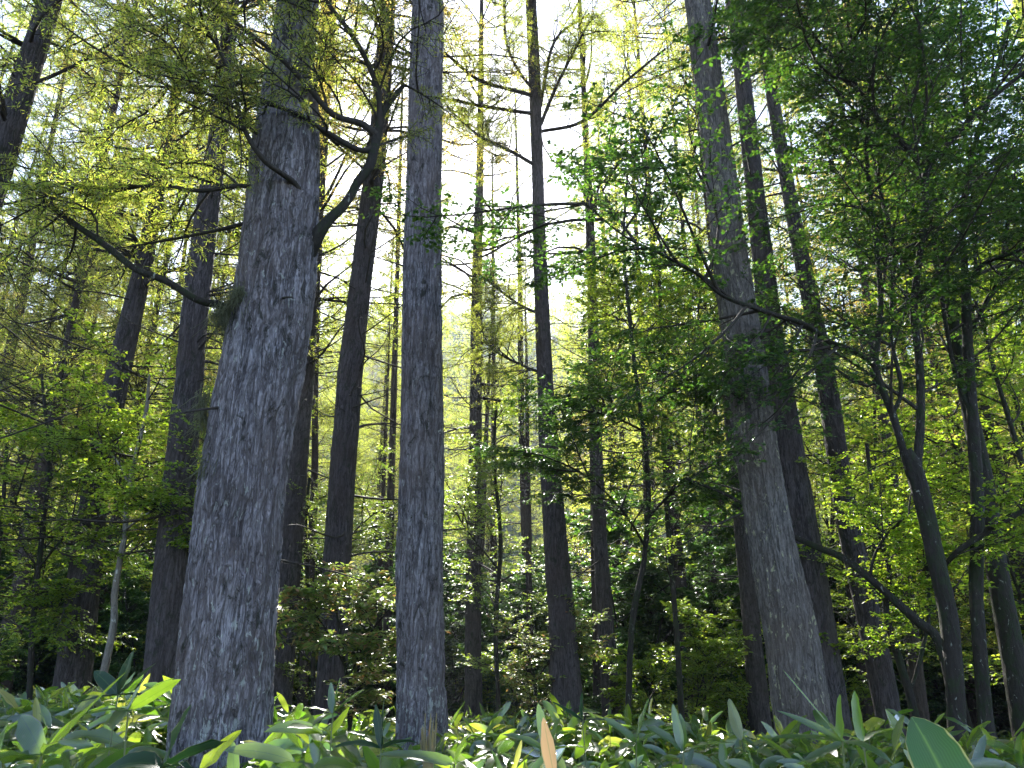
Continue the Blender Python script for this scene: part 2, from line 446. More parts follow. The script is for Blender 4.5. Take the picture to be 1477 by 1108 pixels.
# ------------------------------------------------------------------ ground
gx = np.unique(np.concatenate([np.linspace(-420, -30, 50), np.linspace(-30, 30, 121), np.linspace(30, 420, 50)]))
gy = np.unique(np.concatenate([np.linspace(-300, -10, 25), np.linspace(-10, 60, 141), np.linspace(60, 460, 100)]))
GX, GY = np.meshgrid(gx, gy)
mb = MB(); nx = len(gx)
V = np.stack([GX, GY, ground_z(GX, GY)], -1)
k = np.arange(len(gy) - 1)[:, None] * nx; j = np.arange(nx - 1)[None]
mb.add(V, np.stack([k + j, k + j + 1, k + nx + j + 1, k + nx + j], -1))
g = link('ground', mb.mesh('ground', M['floor'], True)); tag(g, kind='structure')

# ------------------------------------------------------------------ crown models
def larch_crown(seed, z0=6.5, z1=23.5, n=95, Lmax=3.0, dead=26, dz0=2.2, per=15, tw=15):
    rng = np.random.default_rng(seed)
    wood, fol = MB(), MB()
    z = np.sort(rng.uniform(0, 1, n)) ** .9 * (z1 - z0) + z0
    f = (z - z0) / (z1 - z0)
    L = Lmax * (1 - f) ** .75 * rng.uniform(.55, 1.1, n) * np.where(f < .12, .8, 1) + .25
    az = rng.uniform(0, 2 * np.pi, n); el = np.radians(rng.uniform(-12, 22, n) + 28 * f)
    def mk(z, L, az, el, curve, K=8):
        n = len(z); s = np.linspace(0, 1, K)
        D = np.stack([np.cos(az) * np.cos(el), np.sin(az) * np.cos(el), np.sin(el)], -1)
        p = np.zeros((n, 1, 3)); p[:, 0, 2] = z
        Wg = rng.normal(0, .07, (n, 1, 3))
        return p + (D[:, None] * s[None, :, None] + Wg * (s ** 2)[None, :, None] + rng.normal(0, .03, (n, 1, 3)) * np.sin(s * 7)[None, :, None]
                    + Z * (curve[:, None] * s ** 2)[..., None]) * L[:, None, None]
    B = mk(z, L, az, el, rng.uniform(-.15, .22, n))
    tubes(wood, B, .008 + .009 * L, .004, 4)
    tw1, l1 = sprout(rng, B, tw, .12, .98, L * .36 + .12, (40, 70), .75, .18, 5, .55)
    tubes(wood, tw1, .006, .0025, 3)
    sub, l2 = sprout(rng, tw1, 3, .2, .9, l1 * .5, (35, 60), .5, .2, 4, .3)
    tubes(wood, sub, .004, .002, 3)
    tufts(rng, fol, tw1, int(per * 1.5), .055, .011)
    tufts(rng, fol, sub, int(per * .9), .055, .011)
    tufts(rng, fol, B, 46, .055, .011, .3)
    # dead lower branches
    zd = rng.uniform(dz0, z0 + 2, dead); Ld = rng.uniform(.5, 2.3, dead)
    Dd = mk(zd, Ld, rng.uniform(0, 2 * np.pi, dead), np.radians(rng.uniform(-25, 15, dead)), rng.uniform(-.1, .25, dead))
    tubes(wood, Dd, .007 + .005 * Ld, .0025, 4)
    dt, _ = sprout(rng, Dd, 6, .25, .95, Ld * .32, (35, 75), .5, .05, 4, .4)
    tubes(wood, dt, .0035, .0015, 3)
    return wood, fol

LARCH = []
for i, kw in enumerate([dict(n=120, Lmax=3.1, per=15, dead=34), dict(n=105, Lmax=3.4, z0=7.0, tw=16, per=14, dead=34), dict(n=125, Lmax=2.8, z0=4.8, per=15, dead=30), dict(n=110, Lmax=3.2, z0=5.5, per=14, dead=36)]):
    wd_, fo_ = larch_crown(100 + i, **kw)
    LARCH.append((wd_.mesh('larch_branches', M['twig']), fo_.mesh('larch_foliage', M['larch'] if i != 1 else M['larch_gold'])))
# a larch that holds its crown well above the ground
wd_, fo_ = larch_crown(140, z0=10.5, z1=24, n=70, Lmax=3.0, dead=14, dz0=6.5)
HIGH = (wd_.mesh('larch_branches', M['twig']), fo_.mesh('larch_foliage', M['larch_gold']))

wd_, fo_ = larch_crown(141, z0=6.0, z1=24, n=78, Lmax=3.2, dead=34, dz0=3, per=8, tw=10)
SPARSE = (wd_.mesh('larch_branches', M['twig']), fo_.mesh('larch_foliage', M['larch']))

wd_, fo_ = larch_crown(142, z0=14, z1=24, n=40, Lmax=2.6, dead=62, dz0=2.5, per=10, tw=12)
BARE = (wd_.mesh('larch_branches', M['twig']), fo_.mesh('larch_foliage', M['larch']))

def far_trunk(seed):
    rng = np.random.default_rng(seed)
    mb = MB(); zs = np.array([-.6, 0, 1, 3, 6, 10, 14, 18, 22, 24.])
    xy = np.cumsum(rng.normal(0, .035, (len(zs), 2)), 0); xy -= xy[1]
    xy[2:] *= .8
    rad = np.array([.20, .19, .17, .16, .145, .12, .095, .065, .03, .012])
    trunk_surface(mb, np.column_stack([xy, zs]), rad, 28, lambda z: .10, .010, seed, .05, .05, 0.0)
    return mb.mesh('larch_trunk', M['bark_far'], True)
FAR_TRUNKS = [far_trunk(60 + i) for i in range(4)]

def broad_crown(rng, wood, fol, stems, r_at=.03, n1=11, L1=2.0, n2=8, n3=7, per=12, leaf=(.05, .032), t0=.35, flat=.82, up=-.12, twood=None):
    """stems (n,K,3) carry layered sprays of leaves"""
    b1, l1 = sprout(rng, stems, n1, t0, 1.0, L1, (40, 75), .25, up, 7, .35, .10)
    tubes(wood, b1, .006 + .007 * l1, .003, 5)
    b2, l2 = sprout(rng, b1, n2, .12, 1.0, l1 * .55, (30, 65), flat, .04, 5, .45, .08)
    tubes(wood, b2, .004 + .003 * l2, .002, 4)
    b3, l3 = sprout(rng, b2, n3, .1, 1.0, l2 * .55 + .08, (30, 60), flat + .05, .10, 4, .4, .10)
    tubes(wood, b3, .0022, .0012, 3)
    leaves(rng, fol, b3, per, leaf[0], leaf[1], .32, .1)
    leaves(rng, fol, b2, max(3, per // 2), leaf[0], leaf[1], .35, .4)

def understory(seed, h=6.5, r=.05, mat_='leaf', n1=13, L1=2.0, per=12, multi=1, leaf=(.055, .036), t0=.3, bark_='bark_leaf'):
    rng = np.random.default_rng(seed)
    tr, wood, fol = MB(), MB(), MB()
    st = []
    for q in range(multi):
        a = rng.uniform(0, 6.28); lean = .1 if multi == 1 else .32
        K = 8; s = np.linspace(0, 1, K)
        p = np.zeros((K, 3)); p[:, 2] = s * h * rng.uniform(.8, 1) - .15
        p[:, 0] += np.cos(a) * lean * h * s ** 1.2; p[:, 1] += np.sin(a) * lean * h * s ** 1.2
        p[:, :2] += np.cumsum(rng.normal(0, .03 * h / 3, (K, 2)), 0) * s[:, None]
        st.append(p)
        trunk_surface(tr, p, r * (1 - s * .85), 10, lambda z: .12, r * .12, seed + q, .03, r * .5, 0.)
    broad_crown(rng, wood, fol, np.array(st), n1=n1, L1=L1, per=per, leaf=leaf, t0=t0)
    return (tr.mesh('stem', M[bark_], True), wood.mesh('branches', M['twig']), fol.mesh('foliage', M[mat_]))
UNDER = [understory(200, 6.5, .055, n1=16, L1=2.2), understory(201, 8.5, .07, n1=18, L1=2.4, t0=.25), understory(202, 5.0, .04, 'leaf', 15, 1.8, multi=2),
         understory(203, 7.0, .05, 'leaf_yellow', 14, 2.0), understory(204, 10.5, .08, 'leaf', 20, 2.5, t0=.3)]
SHRUB = [understory(210, 1.9, .018, 'leaf', 9, .8, 9, 4, (.05, .03), .15), understory(211, 1.4, .015, 'leaf_dark', 9, .7, 9, 4, (.05, .03), .1),
         understory(212, 2.6, .022, 'leaf', 10, 1.0, 9, 3, (.055, .035), .2), understory(213, 1.6, .015, 'leaf_yellow', 8, .7, 8, 3, (.055, .035), .2)]

def kit(name, label, cat, loc, parts, group, rz, sc=1.0, tilt=(0, 0)):
    e = thing(name, label, cat, loc, group)
    e.rotation_euler = (tilt[0], tilt[1], rz); e.scale = (sc, sc, sc)
    for nm, me in parts: link(nm, me, e)
    return e

# ------------------------------------------------------------------ the trunks of the photograph
BASES = []
def hero(name, label, cat, pts, Y, material, crown=None, group=None, sides=64, amp=.008, seed=1, step=.03, top=22.0, flare=.04, knots=5, plate=.035, hi=14.0):
    """pts: (u, v, width px) from base to top of frame"""
    P = [at(u, v, Y) for u, v, w_ in pts]
    Rd = [px2m(p, w_) / 2 for p, (u, v, w_) in zip(P, pts)]
    # down to the ground
    d = unit(P[1] - P[0]); gz = float(ground_z(P[0][0], P[0][1]))
    if P[0][2] > gz + .05:
        k = (P[0][2] - (gz - .35)) / d[2]
        P.insert(0, P[0] - d * k); Rd.insert(0, Rd[0] * 1.06)
    base = P[0] + d * ((gz - P[0][2]) / d[2])
    # up to the tip
    dirn = unit(P[-1] - P[1]); dirn = unit(dirn + Z * .1)
    if P[-1][2] < top - 2:
        rem = top - P[-1][2]
        for q in (.35, .7, 1.0):
            P.append(P[-1] + dirn * rem * (.35 if q < 1 else .3)); Rd.append(max(.012, Rd[-1] * (.72 if q < 1 else .25)))
    e = thing(name, label, cat, base, group)
    mb = MB()
    fz = 1.05 + Y * math.tan(R(49))
    c, r = trunk_surface(mb, P, Rd, sides, lambda z: step if z < fz else .15, amp, seed, plate, flare, gz, knots)
    link('trunk', mb.mesh('trunk', material, True, base), e)
    if Y < 10:
        rg = np.random.default_rng(seed + 500); nb = 16 if Y > 7 else 9
        zz = rg.uniform(2.2, fz, nb); k_ = np.array([int(np.argmin(np.abs(c[:, 2] - z_))) for z_ in zz])
        az = rg.uniform(0, 6.28, nb); el = rg.uniform(-.35, .5, nb); Lb = rg.uniform(.06, .9, nb) * rg.uniform(.3, 1.2, nb)
        D = np.stack([np.cos(az) * np.cos(el), np.sin(az) * np.cos(el), np.sin(el)], -1)
        s_ = np.linspace(0, 1, 6)[None, :, None]; Lt = (Lb + r[k_] * .9)[:, None, None]
        Pb = c[k_][:, None] + (D[:, None] * s_ + rg.normal(0, .10, (nb, 1, 3)) * s_ ** 2) * Lt
        for q_ in range(nb):
            wb = MB(); tubes(wb, Pb[q_:q_ + 1], .010 + .008 * Lb[q_], .0035, 6)
            if Lb[q_] > .25:
                tw_, _ = sprout(rg, Pb[q_:q_ + 1], 4, .45, .98, Lb[q_:q_ + 1] * .4, (30, 80), .4, .05, 4, .3, .15); tubes(wb, tw_, .0035, .0015, 3)
            link('dead_branch', wb.mesh('dead_branch', M['twig'], False, base), e)
    if crown:
        ax = unit(c[int(len(c) * .6)] - base)
        q = Vector((0, 0, 1)).rotation_difference(Vector(ax)) @ Quaternion((0, 0, 1), seed * 1.7)
        for nm, me in (('branches', crown[0]), ('foliage', crown[1])):
            o = link(nm, me, e); o.rotation_mode = 'QUATERNION'; o.rotation_quaternion = q
    BASES.append((base[0], base[1], max(.2, r[0])))
    return e, base, c, r

def limb(parent, base, name, pts, material, seed, sides=16, amp=.004, Y=None, foliage=None, label=None, n1=9, L1=1.0, kind='larch', t0=.2, dens=12, droop=.05):
    """a big branch along (u, v, width px, Y) points, with twigs and leaves of its own"""
    P = [at(p[0], p[1], p[3]) for p in pts]; Rd = [px2m(q, p[2]) / 2 for q, p in zip(P, pts)]
    mb = MB()
    c, r = trunk_surface(mb, P, Rd, sides, lambda z: .03, amp, seed, .03)
    o = link(name, mb.mesh(name, material, True, base), parent)
    if label: o['label'] = label
    if foliage:
        rng = np.random.default_rng(seed)
        idx = np.linspace(0, len(c) - 1, 12).astype(int)
        st = c[idx][None]
        wood, fol = MB(), MB()
        if kind == 'larch':
            b1, l1 = sprout(rng, st, n1, t0, 1.0, L1, (30, 75), .35, droop, 7, .3, .12)
            tubes(wood, b1, .010, .003, 5)
            b2, l2 = sprout(rng, b1, 12, .15, 1.0, l1 * .35 + .05, (40, 65), .7, .12, 5, .4, .08)
            tubes(wood, b2, .004, .002, 4)
            b3, l3 = sprout(rng, b2, 4, .2, .95, l2 * .45 + .03, (35, 60), .5, .2, 4, .4, .08)
            tubes(wood, b3, .0025, .0015, 3)
            tufts(rng, fol, b2, int(dens * 1.5), .034, .0045); tufts(rng, fol, b3, int(dens * 1.1), .034, .0045)
        else:
            broad_crown(rng, wood, fol, st, n1=n1, L1=L1, per=dens, leaf=(.042, .028), t0=t0)
        link('twigs', wood.mesh('twigs', M['twig'], False, base), o)
        link('leaves', fol.mesh('leaves', M[foliage], False, base), o)
    return o, c

# the big grey larch in front
MAINP = [(314, 1150, 152), (320, 1020, 142), (332, 880, 134), (348, 733, 126), (365, 600, 120), (382, 500, 115), (401, 380, 110), (408, 290, 102), (413, 210, 94), (420, 120, 76), (430, 0, 58)]
e1, base1, c1, r1 = hero('larch_tree', 'thickest grey larch trunk in front on the left, leaning right, pale lichen at its foot', 'tree', MAINP, 4.3,
                     M['bark_big'], HIGH, None, 256, .022, 11, .009, 23, .05, 7, .042)
lm, cc = limb(e1, base1, 'limb', [(438, 372, 32, 4.34), (456, 342, 22, 4.28), (472, 320, 16, 4.27), (498, 294, 14, 4.3), (517, 262, 13, 4.32), (534, 238, 15, 4.35), (543, 200, 13, 4.4), (551, 165, 10, 4.4), (568, 140, 9, 4.42), (583, 122, 5, 4.45)],
     M['bark_leaf'], 21, 20, .006, foliage='larch', n1=6, L1=.8, t0=.55, label='dark crooked limb rising to the right from the thick trunk')
limb(e1, base1, 'limb', [(543, 195, 12, 4.4), (520, 178, 10, 4.35), (480, 165, 9, 4.25), (440, 120, 8, 4.1), (400, 80, 7, 3.95), (350, 40, 6, 3.8), (300, 0, 5, 3.7), (250, -40, 4, 3.6)],
     M['twig'], 22, 12, .003, foliage='larch', n1=10, L1=.95, t0=.15)
limb(e1, base1, 'limb', [(541, 215, 10, 4.4), (515, 215, 9, 4.3), (470, 190, 8, 4.2), (430, 165, 7, 4.1), (385, 150, 6, 4.0), (330, 140, 5, 3.9), (260, 130, 4, 3.8), (190, 100, 3, 3.8)],
     M['twig'], 23, 12, .003, foliage='larch', n1=17, L1=.85, t0=.2)
limb(e1, base1, 'limb', [(548, 185, 9, 4.4), (545, 130, 8, 4.35), (525, 80, 8, 4.3), (500, 40, 7, 4.2), (470, 0, 6, 4.1), (450, -50, 5, 4.0)],
     M['twig'], 24, 12, .003, foliage='larch', n1=15, L1=.9, t0=.2)
limb(e1, base1, 'limb', [(385, 270, 8, 4.2), (340, 268, 7, 4.1), (290, 275, 6, 4.05), (230, 268, 5, 4.0), (160, 272, 4, 3.95), (90, 262, 3, 3.9)],
     M['twig'], 25, 12, .003, foliage='larch', n1=14, L1=.75, t0=.15)
limb(e1, base1, 'limb', [(344, 454, 17, 4.25), (318, 440, 13, 4.2), (284, 432, 11, 4.15), (238, 405, 10.5, 4.1), (195, 388, 9.5, 4.05), (150, 352, 10, 4.0), (110, 325, 9, 3.95), (60, 288, 8, 3.9), (10, 262, 7, 3.85), (-60, 235, 5, 3.8)],
     M['bark_leaf'], 26, 14, .004, foliage='larch', n1=5, L1=.6, t0=.45, dens=9, label='long bare mossy branch reaching left from the thick trunk')
limb(e1, base1, 'limb', [(440, 300, 12, 4.25), (425, 265, 9, 4.1), (380, 230, 8, 3.9), (350, 180, 7, 3.8), (330, 100, 6, 3.7), (290, 30, 5, 3.6)],
     M['twig'], 27, 12, .003, foliage='larch', n1=8, L1=.6, t0=.4)
# hanging moss on the thick trunk
def moss(parent, base, spots, seed):
    rng = np.random.default_rng(seed)
    for (u, v, Y, wpx, hpx, n) in spots:
        c = at(u, v, Y); sx = px2m(c, wpx); sz = px2m(c, hpx)
        st = c + rng.normal(0, 1, (n, 3)) * np.array([sx * .33, .035, sz * .33])
        K = 5; s = np.linspace(0, 1, K)[None, :, None]
        L = rng.uniform(.03, .10, (n, 1, 1))
        P = st[:, None] + (rng.normal(0, .5, (n, 1, 3)) * s - Z * s) * L + rng.normal(0, .003, (n, K, 3))
        mb = MB(); tubes(mb, P, .0022, .0008, 3)
        link('moss_tuft', mb.mesh('moss_tuft', M['moss'], False, base), parent)
moss(e1, base1, [(325, 452, 4.17, 24, 40, 480), (345, 425, 4.12, 22, 22, 380), (308, 668, 4.17, 22, 26, 450), (293, 590, 4.2, 10, 60, 260)], 5)

# the straight trunk in the middle
e2, base2, c2_, r2 = hero('larch_tree', 'straight upright grey larch trunk in the middle, second thickest of all', 'tree',
     [(607, 1100, 77), (607, 1000, 73), (606, 800, 69), (608, 600, 63), (608, 450, 58), (610, 300, 53), (614, 120, 48), (617, 0, 45)], 6.9,
     M['bark_big'], HIGH, None, 180, .019, 31, .014, 24, .03, 8, .036)
e3, base3, c3, r3 = hero('larch_tree', 'stout larch trunk with yellowish lichen patches on the right, leaning left', 'tree',
     [(1172, 1110, 84), (1160, 1060, 80), (1138, 900, 74), (1105, 733, 64), (1072, 500, 54), (1053, 370, 49), (1035, 220, 45), (1015, 70, 39), (1006, 0, 36)], 6.0,
     M['bark_lichen'], HIGH, None, 180, .016, 32, .013, 23, .03, 8, .032)
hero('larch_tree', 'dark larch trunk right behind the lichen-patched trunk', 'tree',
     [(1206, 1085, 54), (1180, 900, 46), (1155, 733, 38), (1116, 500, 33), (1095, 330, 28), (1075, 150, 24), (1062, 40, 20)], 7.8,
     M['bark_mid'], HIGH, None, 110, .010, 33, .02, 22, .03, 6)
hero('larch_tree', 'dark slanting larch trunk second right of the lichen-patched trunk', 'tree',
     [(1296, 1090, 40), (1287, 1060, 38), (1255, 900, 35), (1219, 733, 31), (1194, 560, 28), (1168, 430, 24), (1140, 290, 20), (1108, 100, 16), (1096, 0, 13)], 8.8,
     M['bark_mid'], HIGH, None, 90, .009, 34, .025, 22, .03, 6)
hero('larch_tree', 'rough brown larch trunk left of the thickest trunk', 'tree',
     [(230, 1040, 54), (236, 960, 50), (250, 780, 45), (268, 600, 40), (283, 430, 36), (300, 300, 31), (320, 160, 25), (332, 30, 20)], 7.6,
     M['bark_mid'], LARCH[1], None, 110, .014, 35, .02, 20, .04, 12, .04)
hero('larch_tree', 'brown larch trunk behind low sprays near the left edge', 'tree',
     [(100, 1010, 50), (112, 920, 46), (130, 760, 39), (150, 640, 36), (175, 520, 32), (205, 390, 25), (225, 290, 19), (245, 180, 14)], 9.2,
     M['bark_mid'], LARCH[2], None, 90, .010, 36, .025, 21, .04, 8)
hero('larch_tree', 'steeply leaning larch trunk cut off by the upper left corner', 'tree',
     [(-175, 900, 62), (-95, 600, 50), (-38, 360, 43), (8, 205, 38), (40, 100, 34), (72, 0, 29)], 7.4,
     M['bark_mid'], LARCH[0], None, 90, .010, 37, .025, 20, .03, 8)
hero('larch_tree', 'smooth brown larch trunk with small knots between the two big grey trunks', 'tree',
     [(474, 1040, 44), (480, 930, 42), (487, 800, 41), (500, 600, 36), (515, 450, 32), (530, 330, 30), (545, 200, 27), (556, 60, 23), (560, 0, 21)], 9.6,
     M['bark_mid'], LARCH[1], None, 100, .008, 38, .025, 23, .03, 16)
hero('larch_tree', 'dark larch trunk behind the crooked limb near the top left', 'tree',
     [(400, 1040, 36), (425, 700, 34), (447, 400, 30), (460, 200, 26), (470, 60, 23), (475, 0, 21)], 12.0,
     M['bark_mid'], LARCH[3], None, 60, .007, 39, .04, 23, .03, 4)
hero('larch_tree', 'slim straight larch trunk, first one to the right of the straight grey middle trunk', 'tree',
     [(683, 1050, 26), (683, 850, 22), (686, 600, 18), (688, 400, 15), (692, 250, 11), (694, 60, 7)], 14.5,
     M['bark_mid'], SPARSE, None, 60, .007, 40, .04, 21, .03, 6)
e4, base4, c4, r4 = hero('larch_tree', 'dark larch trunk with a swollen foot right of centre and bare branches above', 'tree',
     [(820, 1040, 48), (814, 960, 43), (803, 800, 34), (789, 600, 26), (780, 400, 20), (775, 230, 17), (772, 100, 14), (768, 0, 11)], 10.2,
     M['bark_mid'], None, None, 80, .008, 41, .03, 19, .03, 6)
for k, (pts) in enumerate([[(775, 135, 5), (750, 105, 4.5), (730, 60, 4), (728, 0, 3)], [(776, 140, 6), (740, 130, 5.5), (690, 115, 5), (640, 75, 4)],
            [(778, 165, 6), (740, 160, 5), (690, 152, 5), (640, 142, 4)], [(780, 180, 6), (800, 130, 5), (830, 70, 4), (850, 30, 3)],
            [(782, 245, 6), (740, 220, 5), (690, 195, 4), (645, 155, 3)], [(778, 160, 5), (800, 60, 4), (850, 20, 3)], [(780, 190, 5), (840, 175, 5), (900, 120, 4), (960, 70, 3)],
            [(788, 540, 5), (760, 530, 4), (720, 510, 3.5), (696, 490, 3)], [(785, 455, 5), (750, 440, 4), (710, 410, 4), (690, 395, 3)],
            [(800, 575, 5), (850, 565, 4.5), (900, 560, 4), (940, 560, 3)]]):
    rng = np.random.default_rng(k + 300); Yo = 10.2; dy = rng.uniform(-1.2, .6)
    limb(e4, base4, 'limb', [(p[0], p[1], p[2], Yo + dy * i / (len(pts) - 1)) for i, p in enumerate(pts)], M['twig'], 310 + k, 8, .002,
         foliage='larch', n1=18, L1=.95, t0=.15, dens=12)
hero('larch_tree', 'reddish slim trunk close behind the swollen foot', 'tree',
     [(803, 1040, 20), (798, 900, 17), (790, 760, 14), (786, 640, 11)], 13.5, M['bark_far'], None, None, 40, .006, 42, .05, 20)
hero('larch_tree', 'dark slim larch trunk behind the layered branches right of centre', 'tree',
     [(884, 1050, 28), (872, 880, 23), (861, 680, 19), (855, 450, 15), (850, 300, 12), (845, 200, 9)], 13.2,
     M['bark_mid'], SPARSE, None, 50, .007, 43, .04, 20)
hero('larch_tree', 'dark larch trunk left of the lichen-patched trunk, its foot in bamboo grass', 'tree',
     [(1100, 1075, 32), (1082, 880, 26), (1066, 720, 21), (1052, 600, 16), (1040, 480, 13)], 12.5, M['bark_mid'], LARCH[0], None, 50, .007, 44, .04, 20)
THIN = [
 ((765, 980, 12), (758, 800, 11), (752, 600, 9), (750, 420, 7), 22, 'thin straight larch between the slim trunk and the swollen one'),
 ((950, 1045, 17), (940, 880, 14), (933, 700, 11), (928, 560, 8), 19, 'thin larch leading a row right of the layered branches'),
 ((962, 1045, 13), (950, 850, 11), (942, 720, 9), (935, 600, 7), 24, 'pale thin larch touching another thin one right of centre'),
 ((996, 1045, 22), (981, 850, 19), (968, 700, 15), (958, 560, 11), 16, 'larch midway between the swollen foot and the lichen-patched trunk'),
 ((1046, 1050, 18), (1030, 870, 15), (1018, 740, 12), (1008, 600, 9), 18, 'slim larch in the dim row before the lichen-patched trunk'),
 ((1070, 1050, 14), (1060, 930, 13), (1046, 780, 10), (1035, 640, 8), 21, 'thinnest larch close to the dark trunk in bamboo grass'),
 ((430, 830, 13), (438, 680, 12), (445, 560, 10), (450, 430, 8), 21, 'thin larch in the gap right of the thickest trunk'),
 ((10, 940, 30), (40, 790, 18), (62, 680, 15), (85, 560, 12), 15, 'dark leaning larch at the left edge above the shrubs'),
 ((-5, 620, 16), (10, 530, 15), (38, 400, 12), (55, 300, 9), 19, 'leaning larch crossing the left edge at mid height'),
 ((62, 720, 17), (78, 630, 15), (108, 490, 13), (140, 350, 9), 20, 'leaning slim larch left of the trunk with low sprays'),
 ((180, 680, 13), (192, 620, 12), (208, 540, 11), (225, 450, 9), 20, 'thin larch between two brown trunks on the left'),
 ((228, 700, 11), (238, 620, 10), (246, 560, 9), (256, 450, 7), 26, 'faint thin larch beside the rough brown trunk'),
 ((556, 1040, 14), (558, 930, 13), (562, 780, 12), (566, 640, 10), 20, 'slim dark larch hugging the left side of the middle trunk'),
 ((1330, 1050, 22), (1310, 880, 20), (1288, 700, 16), (1262, 520, 12), 13, 'dark larch behind the forked broadleaf tree'),
 ((1255, 1060, 16), (1235, 900, 15), (1212, 760, 12), (1196, 650, 9), 17, 'slim larch in the gap behind the slanting trunk'),
 ((715, 1000, 12), (712, 850, 11), (712, 700, 9), (712, 560, 7), 25, 'faint slim larch far back just right of the slim straight trunk'),
 ((905, 1030, 12), (903, 850, 11), (900, 720, 9), (896, 600, 7), 26, 'faint slim larch far back behind the layered branches'),
]
for i, (a, b_, c_, d_, Y, lab) in enumerate(THIN):
    hero('larch_tree', lab, 'tree', [a, b_, c_, d_], Y, M['bark_far'], ((SPARSE if i % 2 else None) if 500 < a[0] < 1100 else LARCH[i % 4]), None, 32, .006, 50 + i, .06, 21 + (i % 3))

# ------------------------------------------------------------------ broadleaf trees by the right edge
def forked(label, Y, stems, crowns, mat_, seed, bark_='bark_leaf', group=None, n1=14, L1=1.9, per=12, t0=.1, leaf=(.040, .027)):
    """stems: list of polylines (u,v,w[,Y]); the first is the bole, the crown grows from 'crowns' (indices)"""
    pw = [[at(p[0], p[1], p[3] if len(p) > 3 else Y) for p in s] for s in stems]
    rw = [[px2m(q, p[2]) / 2 * (.88 if si == 0 else .7) for q, p in zip(P, s)] for si, (P, s) in enumerate(zip(pw, stems))]
    P0 = pw[0]; d = unit(P0[1] - P0[0]); gz = float(ground_z(P0[0][0], P0[0][1]))
    if P0[0][2] > gz:
        P0.insert(0, P0[0] - d * ((P0[0][2] - gz + .3) / d[2])); rw[0].insert(0, rw[0][0] * 1.1)
    base = P0[0] + d * ((gz - P0[0][2]) / d[2])
    e = thing('broadleaf_tree', label, 'tree', base, group)
    rng = np.random.default_rng(seed)
    cs = []
    for i, (P, r_) in enumerate(zip(pw, rw)):
        mb = MB()
        c, rr = trunk_surface(mb, P, r_, 40 if i == 0 else 24, lambda z: .03, .006, seed + i, .03, .03 if i == 0 else 0, gz)
        link('trunk' if i == 0 else 'limb', mb.mesh('wood', M[bark_], True, base), e)
        cs.append(c[np.linspace(0, len(c) - 1, 14).astype(int)])
    wood, fol = MB(), MB()
    broad_crown(rng, wood, fol, np.array([cs[i] for i in crowns]), n1=n1, L1=L1, per=per, leaf=leaf, t0=t0)
    link('branches', wood.mesh('branches', M['twig'], False, base), e)
    link('foliage', fol.mesh('foliage', M[mat_], False, base), e)
    BASES.append((base[0], base[1], .3))
    return e, base

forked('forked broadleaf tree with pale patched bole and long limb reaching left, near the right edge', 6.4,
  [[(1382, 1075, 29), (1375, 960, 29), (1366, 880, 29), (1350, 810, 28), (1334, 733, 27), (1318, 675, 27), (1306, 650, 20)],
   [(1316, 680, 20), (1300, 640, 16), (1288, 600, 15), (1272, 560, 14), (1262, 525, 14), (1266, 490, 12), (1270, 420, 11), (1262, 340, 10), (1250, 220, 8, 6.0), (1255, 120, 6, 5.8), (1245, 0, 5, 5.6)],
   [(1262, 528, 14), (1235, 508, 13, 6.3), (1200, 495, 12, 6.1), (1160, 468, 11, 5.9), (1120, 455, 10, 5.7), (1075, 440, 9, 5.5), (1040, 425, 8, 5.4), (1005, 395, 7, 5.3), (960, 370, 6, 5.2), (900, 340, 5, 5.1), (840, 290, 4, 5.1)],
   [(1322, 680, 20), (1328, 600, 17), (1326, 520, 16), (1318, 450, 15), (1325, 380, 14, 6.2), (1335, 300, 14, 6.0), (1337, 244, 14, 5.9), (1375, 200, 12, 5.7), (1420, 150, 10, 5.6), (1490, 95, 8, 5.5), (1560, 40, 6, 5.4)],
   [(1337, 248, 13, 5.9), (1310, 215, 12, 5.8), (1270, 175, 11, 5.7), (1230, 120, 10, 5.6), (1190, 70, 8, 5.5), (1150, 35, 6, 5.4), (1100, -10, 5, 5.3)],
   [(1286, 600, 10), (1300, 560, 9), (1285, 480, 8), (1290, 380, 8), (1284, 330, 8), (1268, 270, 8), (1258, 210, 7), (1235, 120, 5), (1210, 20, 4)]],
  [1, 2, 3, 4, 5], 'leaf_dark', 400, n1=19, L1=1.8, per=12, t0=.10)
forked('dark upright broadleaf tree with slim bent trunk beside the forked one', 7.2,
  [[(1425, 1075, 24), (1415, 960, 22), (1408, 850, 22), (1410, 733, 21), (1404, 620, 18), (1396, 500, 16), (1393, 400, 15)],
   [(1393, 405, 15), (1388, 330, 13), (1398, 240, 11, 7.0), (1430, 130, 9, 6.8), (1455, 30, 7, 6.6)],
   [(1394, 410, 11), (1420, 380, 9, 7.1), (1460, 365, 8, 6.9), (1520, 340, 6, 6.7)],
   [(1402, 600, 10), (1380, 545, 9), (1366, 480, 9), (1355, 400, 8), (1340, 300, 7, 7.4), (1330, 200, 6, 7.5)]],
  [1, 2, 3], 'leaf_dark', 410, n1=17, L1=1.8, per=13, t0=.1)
forked('dark thick leaning trunk cut by the right edge', 8.2,
  [[(1482, 1075, 40), (1462, 950, 37), (1440, 830, 33), (1420, 700, 29), (1400, 600, 25), (1380, 500, 20), (1366, 400, 16)],
   [(1366, 405, 14), (1350, 300, 12), (1330, 180, 9), (1320, 50, 6)], [(1385, 520, 12), (1420, 440, 9), (1470, 380, 7), (1520, 300, 5)]],
  [1, 2], 'leaf', 420, n1=16, L1=1.9, per=13)
